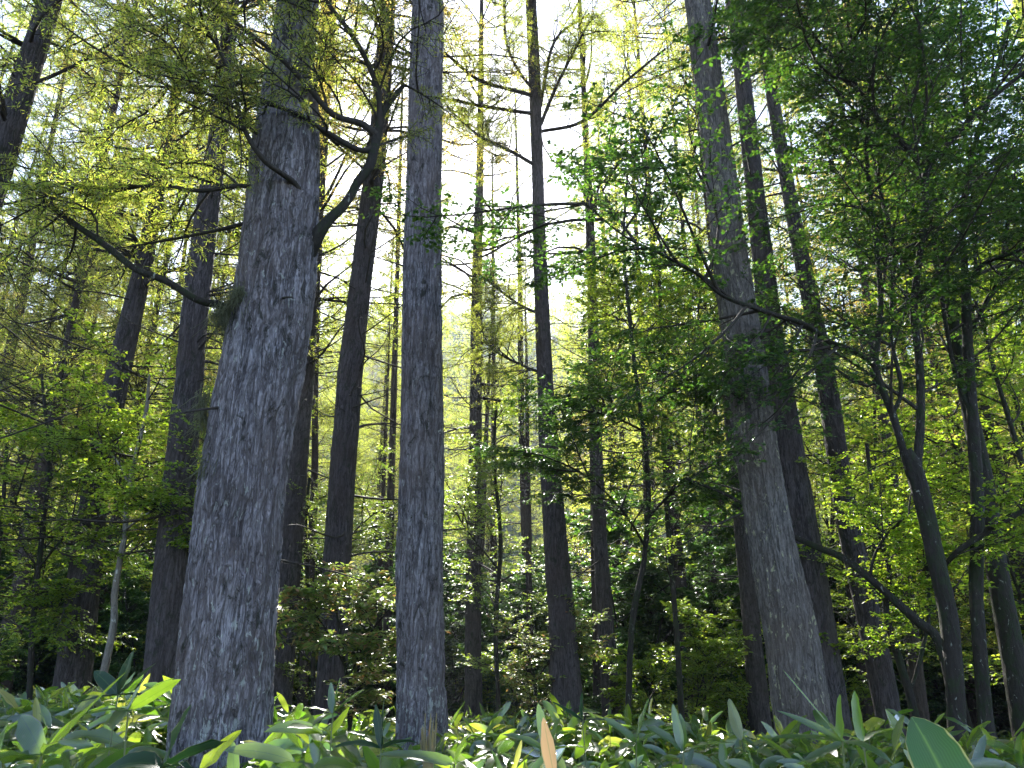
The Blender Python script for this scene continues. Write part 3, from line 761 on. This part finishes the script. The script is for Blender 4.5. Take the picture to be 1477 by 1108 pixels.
forked('arching mossy limb crossing behind the slanting trunks on the right', 7.0,
  [[(1385, 1075, 18), (1372, 990, 17), (1353, 923, 16), (1322, 895, 15), (1281, 858, 13), (1254, 834, 12), (1214, 804, 12, 7.2), (1166, 784, 10, 7.4), (1120, 760, 7, 7.6), (1060, 720, 5, 7.8), (990, 690, 4, 8.0)],
   [(1255, 832, 7), (1262, 800, 6), (1285, 765, 5), (1312, 750, 4), (1330, 748, 3)],
   [(1360, 818, 9), (1383, 794, 12, 6.8), (1424, 767, 11, 6.7), (1477, 736, 10, 6.6), (1540, 700, 8, 6.5)],],
  [1, 2], 'leaf', 430, n1=6, L1=.8, per=8)
forked('dark crooked sapling with bent stem right of the slanting trunk', 7.6,
  [[(1330, 1075, 14), (1312, 1000, 13), (1290, 930, 12), (1278, 880, 10), (1282, 820, 8), (1262, 740, 7), (1250, 640, 6)],
   [(1312, 1000, 9), (1330, 940, 8), (1340, 880, 7), (1336, 800, 5)]], [0, 1], 'leaf', 440, n1=8, L1=1.0, per=9, t0=.4)
forked('pale wavy birch-like sapling left of the rough brown trunk', 8.0,
  [[(146, 1000, 12), (152, 960, 12), (164, 900, 11), (166, 850, 10), (180, 770, 9), (184, 715, 8), (200, 640, 7), (212, 585, 6), (215, 540, 4)],
   [(180, 765, 5), (215, 740, 4, 7.8), (260, 725, 3, 7.6)], [(186, 700, 5), (165, 660, 4, 8.1), (130, 630, 3, 8.2)]],
  [0, 1, 2], 'leaf', 450, 'bark_pale', n1=10, L1=1.1, per=9, t0=.5)
# layered sprays in mid air right of centre
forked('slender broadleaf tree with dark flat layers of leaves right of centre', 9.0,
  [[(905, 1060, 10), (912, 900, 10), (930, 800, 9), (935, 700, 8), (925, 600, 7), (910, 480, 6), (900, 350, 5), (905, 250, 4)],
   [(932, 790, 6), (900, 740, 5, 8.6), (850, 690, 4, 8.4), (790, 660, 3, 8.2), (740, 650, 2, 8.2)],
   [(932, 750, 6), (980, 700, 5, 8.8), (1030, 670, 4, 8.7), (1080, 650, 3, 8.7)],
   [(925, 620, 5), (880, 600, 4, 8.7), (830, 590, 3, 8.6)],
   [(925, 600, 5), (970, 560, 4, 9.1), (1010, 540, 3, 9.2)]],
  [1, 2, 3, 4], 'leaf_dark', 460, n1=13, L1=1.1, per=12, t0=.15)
forked('slender broadleaf tree with yellow-green leaves left of the lichen-patched trunk', 11.0,
  [[(985, 1060, 10), (975, 900, 9), (960, 700, 8), (955, 500, 6), (950, 380, 5)],
   [(958, 600, 5), (1000, 500, 4), (1010, 420, 3)], [(956, 560, 5), (910, 470, 4), (890, 420, 3)]],
  [0, 1, 2], 'leaf', 470, n1=13, L1=1.5, per=11, t0=.35)
forked('slender broadleaf tree with flat sprays before the leaning trunks at the left edge', 8.6,
  [[(40, 1040, 9), (48, 900, 9), (60, 780, 8), (70, 660, 6), (60, 540, 4)],
   [(55, 820, 5), (110, 760, 4, 8.3), (190, 730, 3, 8.1)], [(60, 760, 5), (10, 720, 4, 8.4), (-60, 700, 3, 8.2)], [(66, 700, 4), (110, 650, 3, 8.7), (150, 620, 2, 8.7)]],
  [0, 1, 2, 3], 'leaf', 465, n1=8, L1=1.15, per=10, t0=.25)
forked('small dark-leaved tree with drooping sprays low at the left edge', 9.4,
  [[(-30, 1040, 9), (-20, 900, 8), (0, 780, 7), (10, 640, 5)], [(-20, 880, 5), (60, 850, 4, 9.0), (130, 850, 3, 8.8)]],
  [0, 1], 'leaf', 466, n1=10, L1=1.3, per=10, t0=.2)
forked('leafy young tree filling the gap between the rough brown and the knotty trunk', 12.5,
  [[(452, 1040, 8), (450, 900, 8), (440, 780, 7), (446, 690, 5)], [(448, 860, 4), (500, 780, 3), (540, 740, 3)]],
  [0, 1], 'leaf', 467, n1=13, L1=1.4, per=10, t0=.2)
forked('leafy young tree with glossy sprays right of the middle trunk', 11.5,
  [[(720, 1050, 8), (715, 900, 8), (722, 780, 7), (712, 660, 5), (716, 580, 4)], [(718, 820, 5), (670, 760, 3), (650, 720, 3)]],
  [0, 1], 'leaf', 468, n1=13, L1=1.3, per=11, t0=.25)
# shrub with turning leaves
forked('low shrub with pale and orange turning leaves between the two grey trunks', 8.0,
  [[(505, 1050, 6), (500, 980, 6), (490, 910, 5), (480, 850, 4)], [(500, 985, 5), (530, 920, 4, 7.8), (560, 880, 3, 7.7)],
   [(497, 960, 5), (465, 900, 4, 7.8), (430, 860, 3, 7.6)]],
  [0, 1, 2], 'leaf_pink', 480, n1=7, L1=.8, per=5, t0=.3, leaf=(.075, .034))
forked('low sunlit shrub with whitish leaves left of the swollen foot', 10.5,
  [[(770, 1050, 5), (772, 990, 5), (760, 930, 4)], [(771, 985, 4), (800, 940, 3), (815, 900, 2)]],
  [0, 1], 'leaf_pink', 490, n1=9, L1=.8, per=7, t0=.25, leaf=(.055, .028))

# ------------------------------------------------------------------ the wood behind: larches, small trees and shrubs
rng = np.random.default_rng(7)
placed = [(b[0], b[1]) for b in BASES]
def free(x, y, d): return all((x - a) ** 2 + (y - b) ** 2 > d * d for a, b in placed)
def scatter(n, y0, y1, d, spread=.80, tries=6000, pw=1.0, side=3.0, gap=0, right=0):
    out = []
    for _ in range(tries):
        if len(out) >= n: break
        y = y0 + (y1 - y0) * rng.random() ** pw
        x = rng.uniform(-1, 1) * (y * spread + side)
        if right and x / y >= .12 and rng.random() < right: continue
        if right and x / y < -.34 and rng.random() < .3: continue
        if gap and -.34 < x / y < .12 and rng.random() < gap: continue
        if free(x, y, d): placed.append((x, y)); out.append((x, y))
    return out
LS = scatter(50, 15.0, 36, 2.1, gap=.84, right=.65) + scatter(70, 37, 64, 2.0, .75)
for i, (x, y) in enumerate(LS):
    cr = LARCH[rng.integers(0, 4)]
    near = y < 28
    kit('larch_tree', 'slim larch standing in the sunlit rows behind the big trunks' if near else 'slender larch far back in the wood below the slope', 'tree',
        (x, y, float(ground_z(x, y))), [('trunk', FAR_TRUNKS[i % 4]), ('branches', cr[0]), ('foliage', cr[1])],
        'larches of the middle rows' if near else 'larches below the slope', rng.uniform(0, 6.28), rng.uniform(.78, 1.08) if y < 36 else rng.uniform(.55, .8), (rng.normal(0, .02), rng.normal(0, .02)))
rng2 = rng; rng = np.random.default_rng(91)
BS = [p for p in scatter(46, 13.5, 36, 1.5, .8) ]
for i, (x, y) in enumerate(BS):
    e_ = kit('larch_tree', 'thin dark larch with bare dead branches, one of the crowded straight poles in the shade', 'tree',
        (x, y, float(ground_z(x, y))), [('trunk', FAR_TRUNKS[i % 4]), ('branches', BARE[0]), ('foliage', BARE[1])],
        'thin bare-stemmed larches in the shade', rng.uniform(0, 6.28), 1.0, (rng.normal(0, .025), rng.normal(0, .025)))
    q_ = rng.uniform(.55, .8); e_.scale = (q_, q_, rng.uniform(.85, 1.0) if not -.3 < x / y < .3 else rng.uniform(.5, .64))
rng = rng2
HS = scatter(80, 60, 130, 3.6, .72)
for i, (x, y) in enumerate(HS):
    cr = LARCH[rng.integers(0, 4)]
    kit('larch_tree', 'hazy larch standing on the pale slope behind the wood', 'tree',
        (x, y, float(ground_z(x, y))), [('trunk', FAR_TRUNKS[i % 4]), ('branches', cr[0]), ('foliage', cr[1])],
        'larches on the slope', rng.uniform(0, 6.28), rng.uniform(.7, 1.0))
placed = [(b[0], b[1]) for b in BASES]
US = scatter(100, 12.0, 46, 1.6, pw=.8, gap=.72)
for _ in range(400):
    if len(US) >= 128: break
    y = rng.uniform(10, 22); x = y * rng.uniform(.38, .80)
    if free(x, y, 1.4): placed.append((x, y)); US.append((x, y))
for i, (x, y) in enumerate(US):
    k = rng.integers(0, 5); p = UNDER[k]
    kit('broadleaf_tree', 'young leafy tree with yellow leaves growing under the larches' if k == 3 else 'young leafy green tree growing under the larches', 'tree',
        (x, y, float(ground_z(x, y))), [('trunk', p[0]), ('branches', p[1]), ('foliage', p[2])],
        'yellow understory trees' if k == 3 else 'green understory trees', rng.uniform(0, 6.28), rng.uniform(.75, 1.15))
SS = scatter(80, 10.5, 38, 1.0, pw=1.0, gap=.4)
for i, (x, y) in enumerate(SS):
    k = rng.integers(0, 4); p = SHRUB[k]
    lab = ['bushy green shrub at the foot of the wood', 'dark green shrub at the foot of the wood', 'tall loose green shrub at the foot of the wood', 'small yellowing shrub at the foot of the wood'][k]
    kit('shrub', lab, 'shrub', (x, y, float(ground_z(x, y))), [('stem', p[0]), ('branches', p[1]), ('foliage', p[2])],
        lab.split(' at ')[0] + 's', rng.uniform(0, 6.28), rng.uniform(.8, 1.3))

TS = []
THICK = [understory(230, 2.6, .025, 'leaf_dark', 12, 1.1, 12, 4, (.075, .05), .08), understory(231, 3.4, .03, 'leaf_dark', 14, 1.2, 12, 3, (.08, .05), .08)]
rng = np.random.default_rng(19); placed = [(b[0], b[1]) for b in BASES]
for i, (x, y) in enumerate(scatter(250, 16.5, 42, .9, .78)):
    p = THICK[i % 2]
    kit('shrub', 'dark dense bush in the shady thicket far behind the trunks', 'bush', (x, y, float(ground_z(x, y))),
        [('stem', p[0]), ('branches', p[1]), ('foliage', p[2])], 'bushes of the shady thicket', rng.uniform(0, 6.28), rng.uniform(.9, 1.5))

# far wood covering the slope, one mass
mb = MB(); n = 1500
x = rng.uniform(-190, 190, n); y = rng.uniform(62, 330, n); z = ground_z(x, y)
for i in range(n):
    k = 150; hgt = rng.uniform(8, 15); rr = rng.uniform(1.6, 3.0)
    tt = rng.random(k) ** .8
    a = rng.uniform(0, 6.28, k); rad = rr * (1 - tt) ** .7 * np.sqrt(rng.random(k)) + .1
    c = np.stack([x[i] + np.cos(a) * rad, y[i] + np.sin(a) * rad, z[i] + 2 + tt * hgt], -1)
    D = unit(rng.normal(0, 1, (k, 3)) + np.stack([np.cos(a), np.sin(a), -.3 + 0 * a], -1)); W = unit(np.cross(D, rng.normal(0, 1, (k, 3))))
    l = rng.uniform(.4, .9, (k, 1)); ww = l * .35
    mb.add(np.stack([c - D * l * .5, c + W * ww, c + D * l * .5, c - W * ww], 1), np.arange(k * 4).reshape(k, 4))
fw = link('far_wood', mb.mesh('far_wood', M['larch'])); tag(fw, 'far wooded slope seen pale between the trunks', 'far wood', kind='stuff')

# ------------------------------------------------------------------ bamboo grass
PROF = np.array([.14, .62, .95, 1.0, .92, .70, .36, .03]); PS = np.array([0, .10, .25, .42, .60, .78, .92, 1.0])
def blade(mb, base, D, L, Wd, droop, roll, rng, K=8):
    """base, D (n,3); broad pointed leaves that arch over"""
    n = len(base); sel = np.arange(8) if K == 8 else np.array([0, 2, 4, 7])
    s = PS[sel]; w_ = PROF[sel]
    c = base[:, None] + (D[:, None] * s[None, :, None] - Z * (droop[:, None] * s ** 2)[..., None]) * L[:, None, None]
    T = unit(np.gradient(c, axis=1))
    Sd = unit(np.cross(T, Z) + 1e-3); U = np.cross(Sd, T)
    cr, sr = np.cos(roll)[:, None, None], np.sin(roll)[:, None, None]
    A = Sd * cr + U * sr; Nn = U * cr - Sd * sr
    hw = (w_[None] * Wd[:, None] * .5)[..., None]
    ripple = rng.normal(0, .16, (n, len(s), 1)) * hw
    V = np.stack([c - A * hw + Nn * (hw * .28 + ripple), c, c + A * hw + Nn * (hw * .28 - ripple)], 2)
    uv = np.broadcast_to(np.stack([np.tile([0., .5, 1.], (len(s), 1)), np.repeat(s[:, None], 3, 1)], -1)[None], (n, len(s), 3, 2))
    k = len(s); i = np.arange(n)[:, None, None] * k * 3; a = np.arange(k - 1)[None, :, None] * 3; j = np.arange(2)[None, None]
    q = i + a + j
    mb.add(V, np.stack([q, q + 1, q + 4, q + 3], -1), uv)

def canes(rng, x, y, h, mbl, mbs, per, K, lscale=1.0, up=.55):
    n = len(x); gz = ground_z(x, y)
    b = np.stack([x, y, gz], -1)
    tip = b + np.stack([rng.normal(0, .07, n), rng.normal(0, .07, n), h], -1)
    s = np.linspace(0, 1, 4)[None, :, None]
    P = b[:, None] * (1 - s) + tip[:, None] * s
    if mbs is not None: tubes(mbs, P, .0035, .002, 4)
    az0 = rng.uniform(0, 2 * np.pi, n)
    for q in range(per):
        az = az0 + q * 2 * np.pi / per + rng.normal(0, .5, n)
        el = rng.normal(.02, .26, n) if q > 0 else rng.uniform(.0, 1.1, n) * (rng.random(n) < .9)
        D = np.stack([np.cos(az) * np.cos(el), np.sin(az) * np.cos(el), np.sin(el)], -1)
        L = rng.uniform(.15, .27, n) * lscale; W = L * rng.uniform(.17, .27, n)
        st = tip - Z * (rng.uniform(0, .16, n) * (q > 0))[:, None]
        blade(mbl, st, D, L, W, rng.uniform(.1, .95, n) * (1 if q > 0 else .4), rng.normal(0, .42 if q > 0 else .9, n), rng, K)
rng = np.random.default_rng(77)
def field(n, y0, y1, spread, side):
    y = rng.uniform(y0 * y0, y1 * y1, n) ** .5 if y0 >= 0 else rng.uniform(y0, y1, n)
    x = rng.uniform(-1, 1, n) * (y.clip(0) * spread + side)
    ok = np.ones(n, bool)
    for bx, by, br in BASES: ok &= (x - bx) ** 2 + (y - by) ** 2 > (br + .05) ** 2
    return x[ok], y[ok]
def hgt(x, y): return .57 + .10 * np.sin(x * 1.7 + y) + .06 * np.sin(y * 2.3 - x) + rng.normal(0, .05, len(x)) - np.clip(y - 7, 0, 8) * .015 \
    - .24 * np.exp(-((x + .375 * y) / .30) ** 2) * (y < 4.4) - .10 * np.exp(-((x + .115 * y) / .25) ** 2) * (y < 7)
mbl, mbs = MB(), MB()
x, y = field(4200, 1.35, 7.5, .80, .8); canes(rng, x, y, hgt(x, y), mbl, mbs, 7, 8)
x, y = field(4200, 7.5, 18, .80, 1.5); canes(rng, x, y, hgt(x, y), mbl, mbs, 6, 4, 1.1)
x, y = field(4200, 18, 36, .80, 2); canes(rng, x, y, hgt(x, y), mbl, None, 5, 4, 1.5)
x = rng.uniform(-5, 5, 900); y = rng.uniform(-5, .3, 900)
canes(rng, x, y, hgt(x, y) - .12, mbl, mbs, 6, 4)
bed = link('bamboo_grass', mbl.mesh('bamboo_grass', M['sasa'])); tag(bed, 'broad-leaved bamboo grass covering the forest floor', 'undergrowth', kind='stuff')
st_ = link('stalks', mbs.mesh('stalks', M['stalk']), bed)

# nearer plants that stand above the rest
def plant(label, u, v, Y, blades, seed, matname='sasa', h=None):
    """blades: (azimuth deg, elevation deg, length m, width m, droop, roll); tip of the stalk at pixel u,v"""
    rng = np.random.default_rng(seed)
    tip = at(u, v, Y); gz = float(ground_z(tip[0], tip[1])); base = np.array([tip[0] + rng.normal(0, .03), tip[1] + .02, gz])
    e = thing('bamboo_grass_plant', label, 'plant', base, None)
    s = np.linspace(0, 1, 5)[None, :, None]
    mb = MB(); tubes(mb, (base * (1 - s[0]) + tip * s[0])[None], .0035, .0022, 6)
    link('stalk', mb.mesh('stalk', M['stalk'], True, base), e)
    for (az, el, L, W, dr, ro) in blades:
        a, l = R(az), R(el)
        D = np.array([[math.cos(a) * math.cos(l), math.sin(a) * math.cos(l), math.sin(l)]])
        mb = MB(); blade(mb, tip[None], D, np.array([L]), np.array([W]), np.array([dr]), np.array([R(ro)]), rng)
        link('leaf', mb.mesh('leaf', M[matname], True, base), e)
    return e
plant('plant with the largest broad leaf standing at the bottom right corner', 1400, 1205, .72, [(150, 76, .118, .050, .22, 68), (20, 10, .12, .04, .4, 10), (250, 5, .1, .03, .3, 0)], 1, 'sasa_deep')
plant('upright pair of broad leaves above the bed left of the thickest trunk', 170, 1003, 2.7, [(175, 42, .13, .05, .1, 60), (60, 78, .15, .045, .05, 70), (20, 45, .14, .028, .0, 20), (190, -5, .13, .03, .1, 0), (350, 5, .16, .05, .2, 0)], 2, 'sasa_deep')
plant('plant with a bright serrated leaf pointing right before the thickest trunk', 185, 1025, 2.4, [(10, 35, .16, .04, .05, 50), (170, 5, .14, .04, .2, 0), (280, 0, .14, .045, .3, 0), (80, 60, .1, .03, 0, 40)], 3)
plant('plant with arched dark leaves at the foot of the thickest trunk', 236, 1108, 1.5, [(80, 62, .13, .04, .1, 60), (5, 30, .12, .035, .15, 30), (195, 25, .11, .05, .5, 20), (320, 15, .12, .03, .3, 0)], 4, 'sasa_deep')
plant('plant with a narrow dark upright leaf left of the middle trunk', 550, 1080, 2.2, [(95, 80, .13, .034, .0, 80), (130, 70, .12, .025, .05, 60), (200, 20, .13, .03, .3, 20), (340, 25, .12, .03, .3, 10)], 5, 'sasa_deep')
plant('plant with long curved light green leaf lying before the middle trunk', 655, 1102, 1.7, [(178, 14, .16, .03, .15, 40), (40, 60, .07, .03, .1, 40), (300, 10, .1, .03, .3, 0)], 6)
plant('plant with spread bright leaves right of the middle trunk', 790, 1085, 2.2, [(120, 70, .13, .03, .05, 50), (60, 50, .12, .035, .1, 30), (190, 30, .14, .03, .2, 20), (340, 20, .14, .035, .3, 0), (270, 5, .12, .04, .3, 0)], 7)
plant('plant with a pointed yellow-green leaf left of the lichen-patched trunk', 918, 1072, 2.6, [(50, 55, .17, .04, .05, 60), (350, 25, .16, .04, .1, 20), (170, 40, .13, .04, .1, 30), (230, 0, .12, .04, .3, 0)], 8)
plant('plant with two crossing upright leaves left of the lichen-patched trunk', 985, 1085, 2.1, [(110, 75, .12, .025, .05, 60), (80, 62, .11, .03, .1, 20), (150, 40, .13, .035, .2, 20), (0, 20, .14, .035, .2, 0)], 9)
plant('plant with long bright leaves before the lichen-patched trunk', 1215, 1070, 1.9, [(165, 28, .15, .03, .05, 30), (175, 8, .16, .032, .1, 10), (60, 60, .12, .04, .05, 50), (130, 50, .2, .01, .0, 0), (300, 0, .12, .035, .3, 0)], 10)
plant('plant with broad folded leaf between the slanting trunk and forked tree', 1245, 1070, 2.3, [(70, 66, .15, .045, .05, 55), (20, 25, .13, .035, .2, 10), (200, 20, .15, .03, .15, 20)], 11)
plant('plant with upright leaves at the gap right of the thickest trunk', 480, 1030, 2.9, [(120, 65, .12, .028, .05, 40), (70, 75, .13, .03, .05, 50), (30, 40, .15, .03, .1, 30), (170, 20, .13, .03, .2, 0), (250, 0, .12, .03, .3, 0)], 12)
plant('plant with two raised leaves before the dark trunk with swollen foot', 840, 1040, 3.4, [(80, 72, .12, .036, .0, 70), (165, 32, .15, .03, .05, 20), (340, 10, .14, .03, .2, 0)], 13, 'sasa_deep')
plant('plant with bright backlit leaf in the bottom left corner', 60, 1090, 1.8, [(40, 50, .22, .025, .0, 30), (150, 40, .14, .05, .1, 60), (200, 10, .13, .04, .3, 0), (330, 20, .12, .045, .2, 20)], 14)
plant('dried tan leaf standing up at the bottom right of the middle trunk', 800, 1125, 1.2, [(115, 68, .085, .022, .0, 55)], 15, 'sasa_dry')
# splintered dry culm before the middle trunk
b0 = at(618, 1100, 1.9); b0[2] = float(ground_z(b0[0], b0[1])); tp = at(616, 1045, 1.9)
e = thing('splintered_culm', 'splintered tan broken culm standing before the middle trunk', 'broken stem', b0)
mb = MB(); s = np.linspace(0, 1, 6)[:, None]; low = at(618, 1090, 1.9)
tubes(mb, (b0 * (1 - s) + low * s)[None], .011, .012, 9)
rs = np.random.default_rng(5); n = 22
a = rs.uniform(0, 6.28, n); st0 = low + np.stack([np.cos(a) * .011, np.sin(a) * .011, -.015 + 0 * a], -1)
en = st0 + np.stack([np.cos(a) * .004 + rs.normal(0, .003, n), np.sin(a) * .004, rs.uniform(.04, .105, n)], -1)
s = np.linspace(0, 1, 4)[None, :, None]
tubes(mb, st0[:, None] * (1 - s) + en[:, None] * s, .0035, .0007, 4)
link('culm', mb.mesh('culm', M['sasa_dry'], False, b0), e)

# ------------------------------------------------------------------ the air
hz, t = mat('haze')
pv = N(t, 'ShaderNodeVolumePrincipled'); pv.inputs['Color'].default_value = (.82, .88, 1.0, 1)
pv.inputs['Density'].default_value = .0006; pv.inputs['Anisotropy'].default_value = .4
o = N(t, 'ShaderNodeOutputMaterial'); t.links.new(pv.outputs[0], o.inputs['Volume'])
x0, x1, y0, y1, z0, z1 = -430, 430, -310, 470, -8, 150
v = np.array([(x0, y0, z0), (x1, y0, z0), (x1, y1, z0), (x0, y1, z0), (x0, y0, z1), (x1, y0, z1), (x1, y1, z1), (x0, y1, z1)])
mb = MB(); mb.add(v, [(0, 3, 2, 1), (4, 5, 6, 7), (0, 1, 5, 4), (1, 2, 6, 5), (2, 3, 7, 6), (3, 0, 4, 7)])
h = link('haze', mb.mesh('haze', hz)); tag(h, kind='stuff')
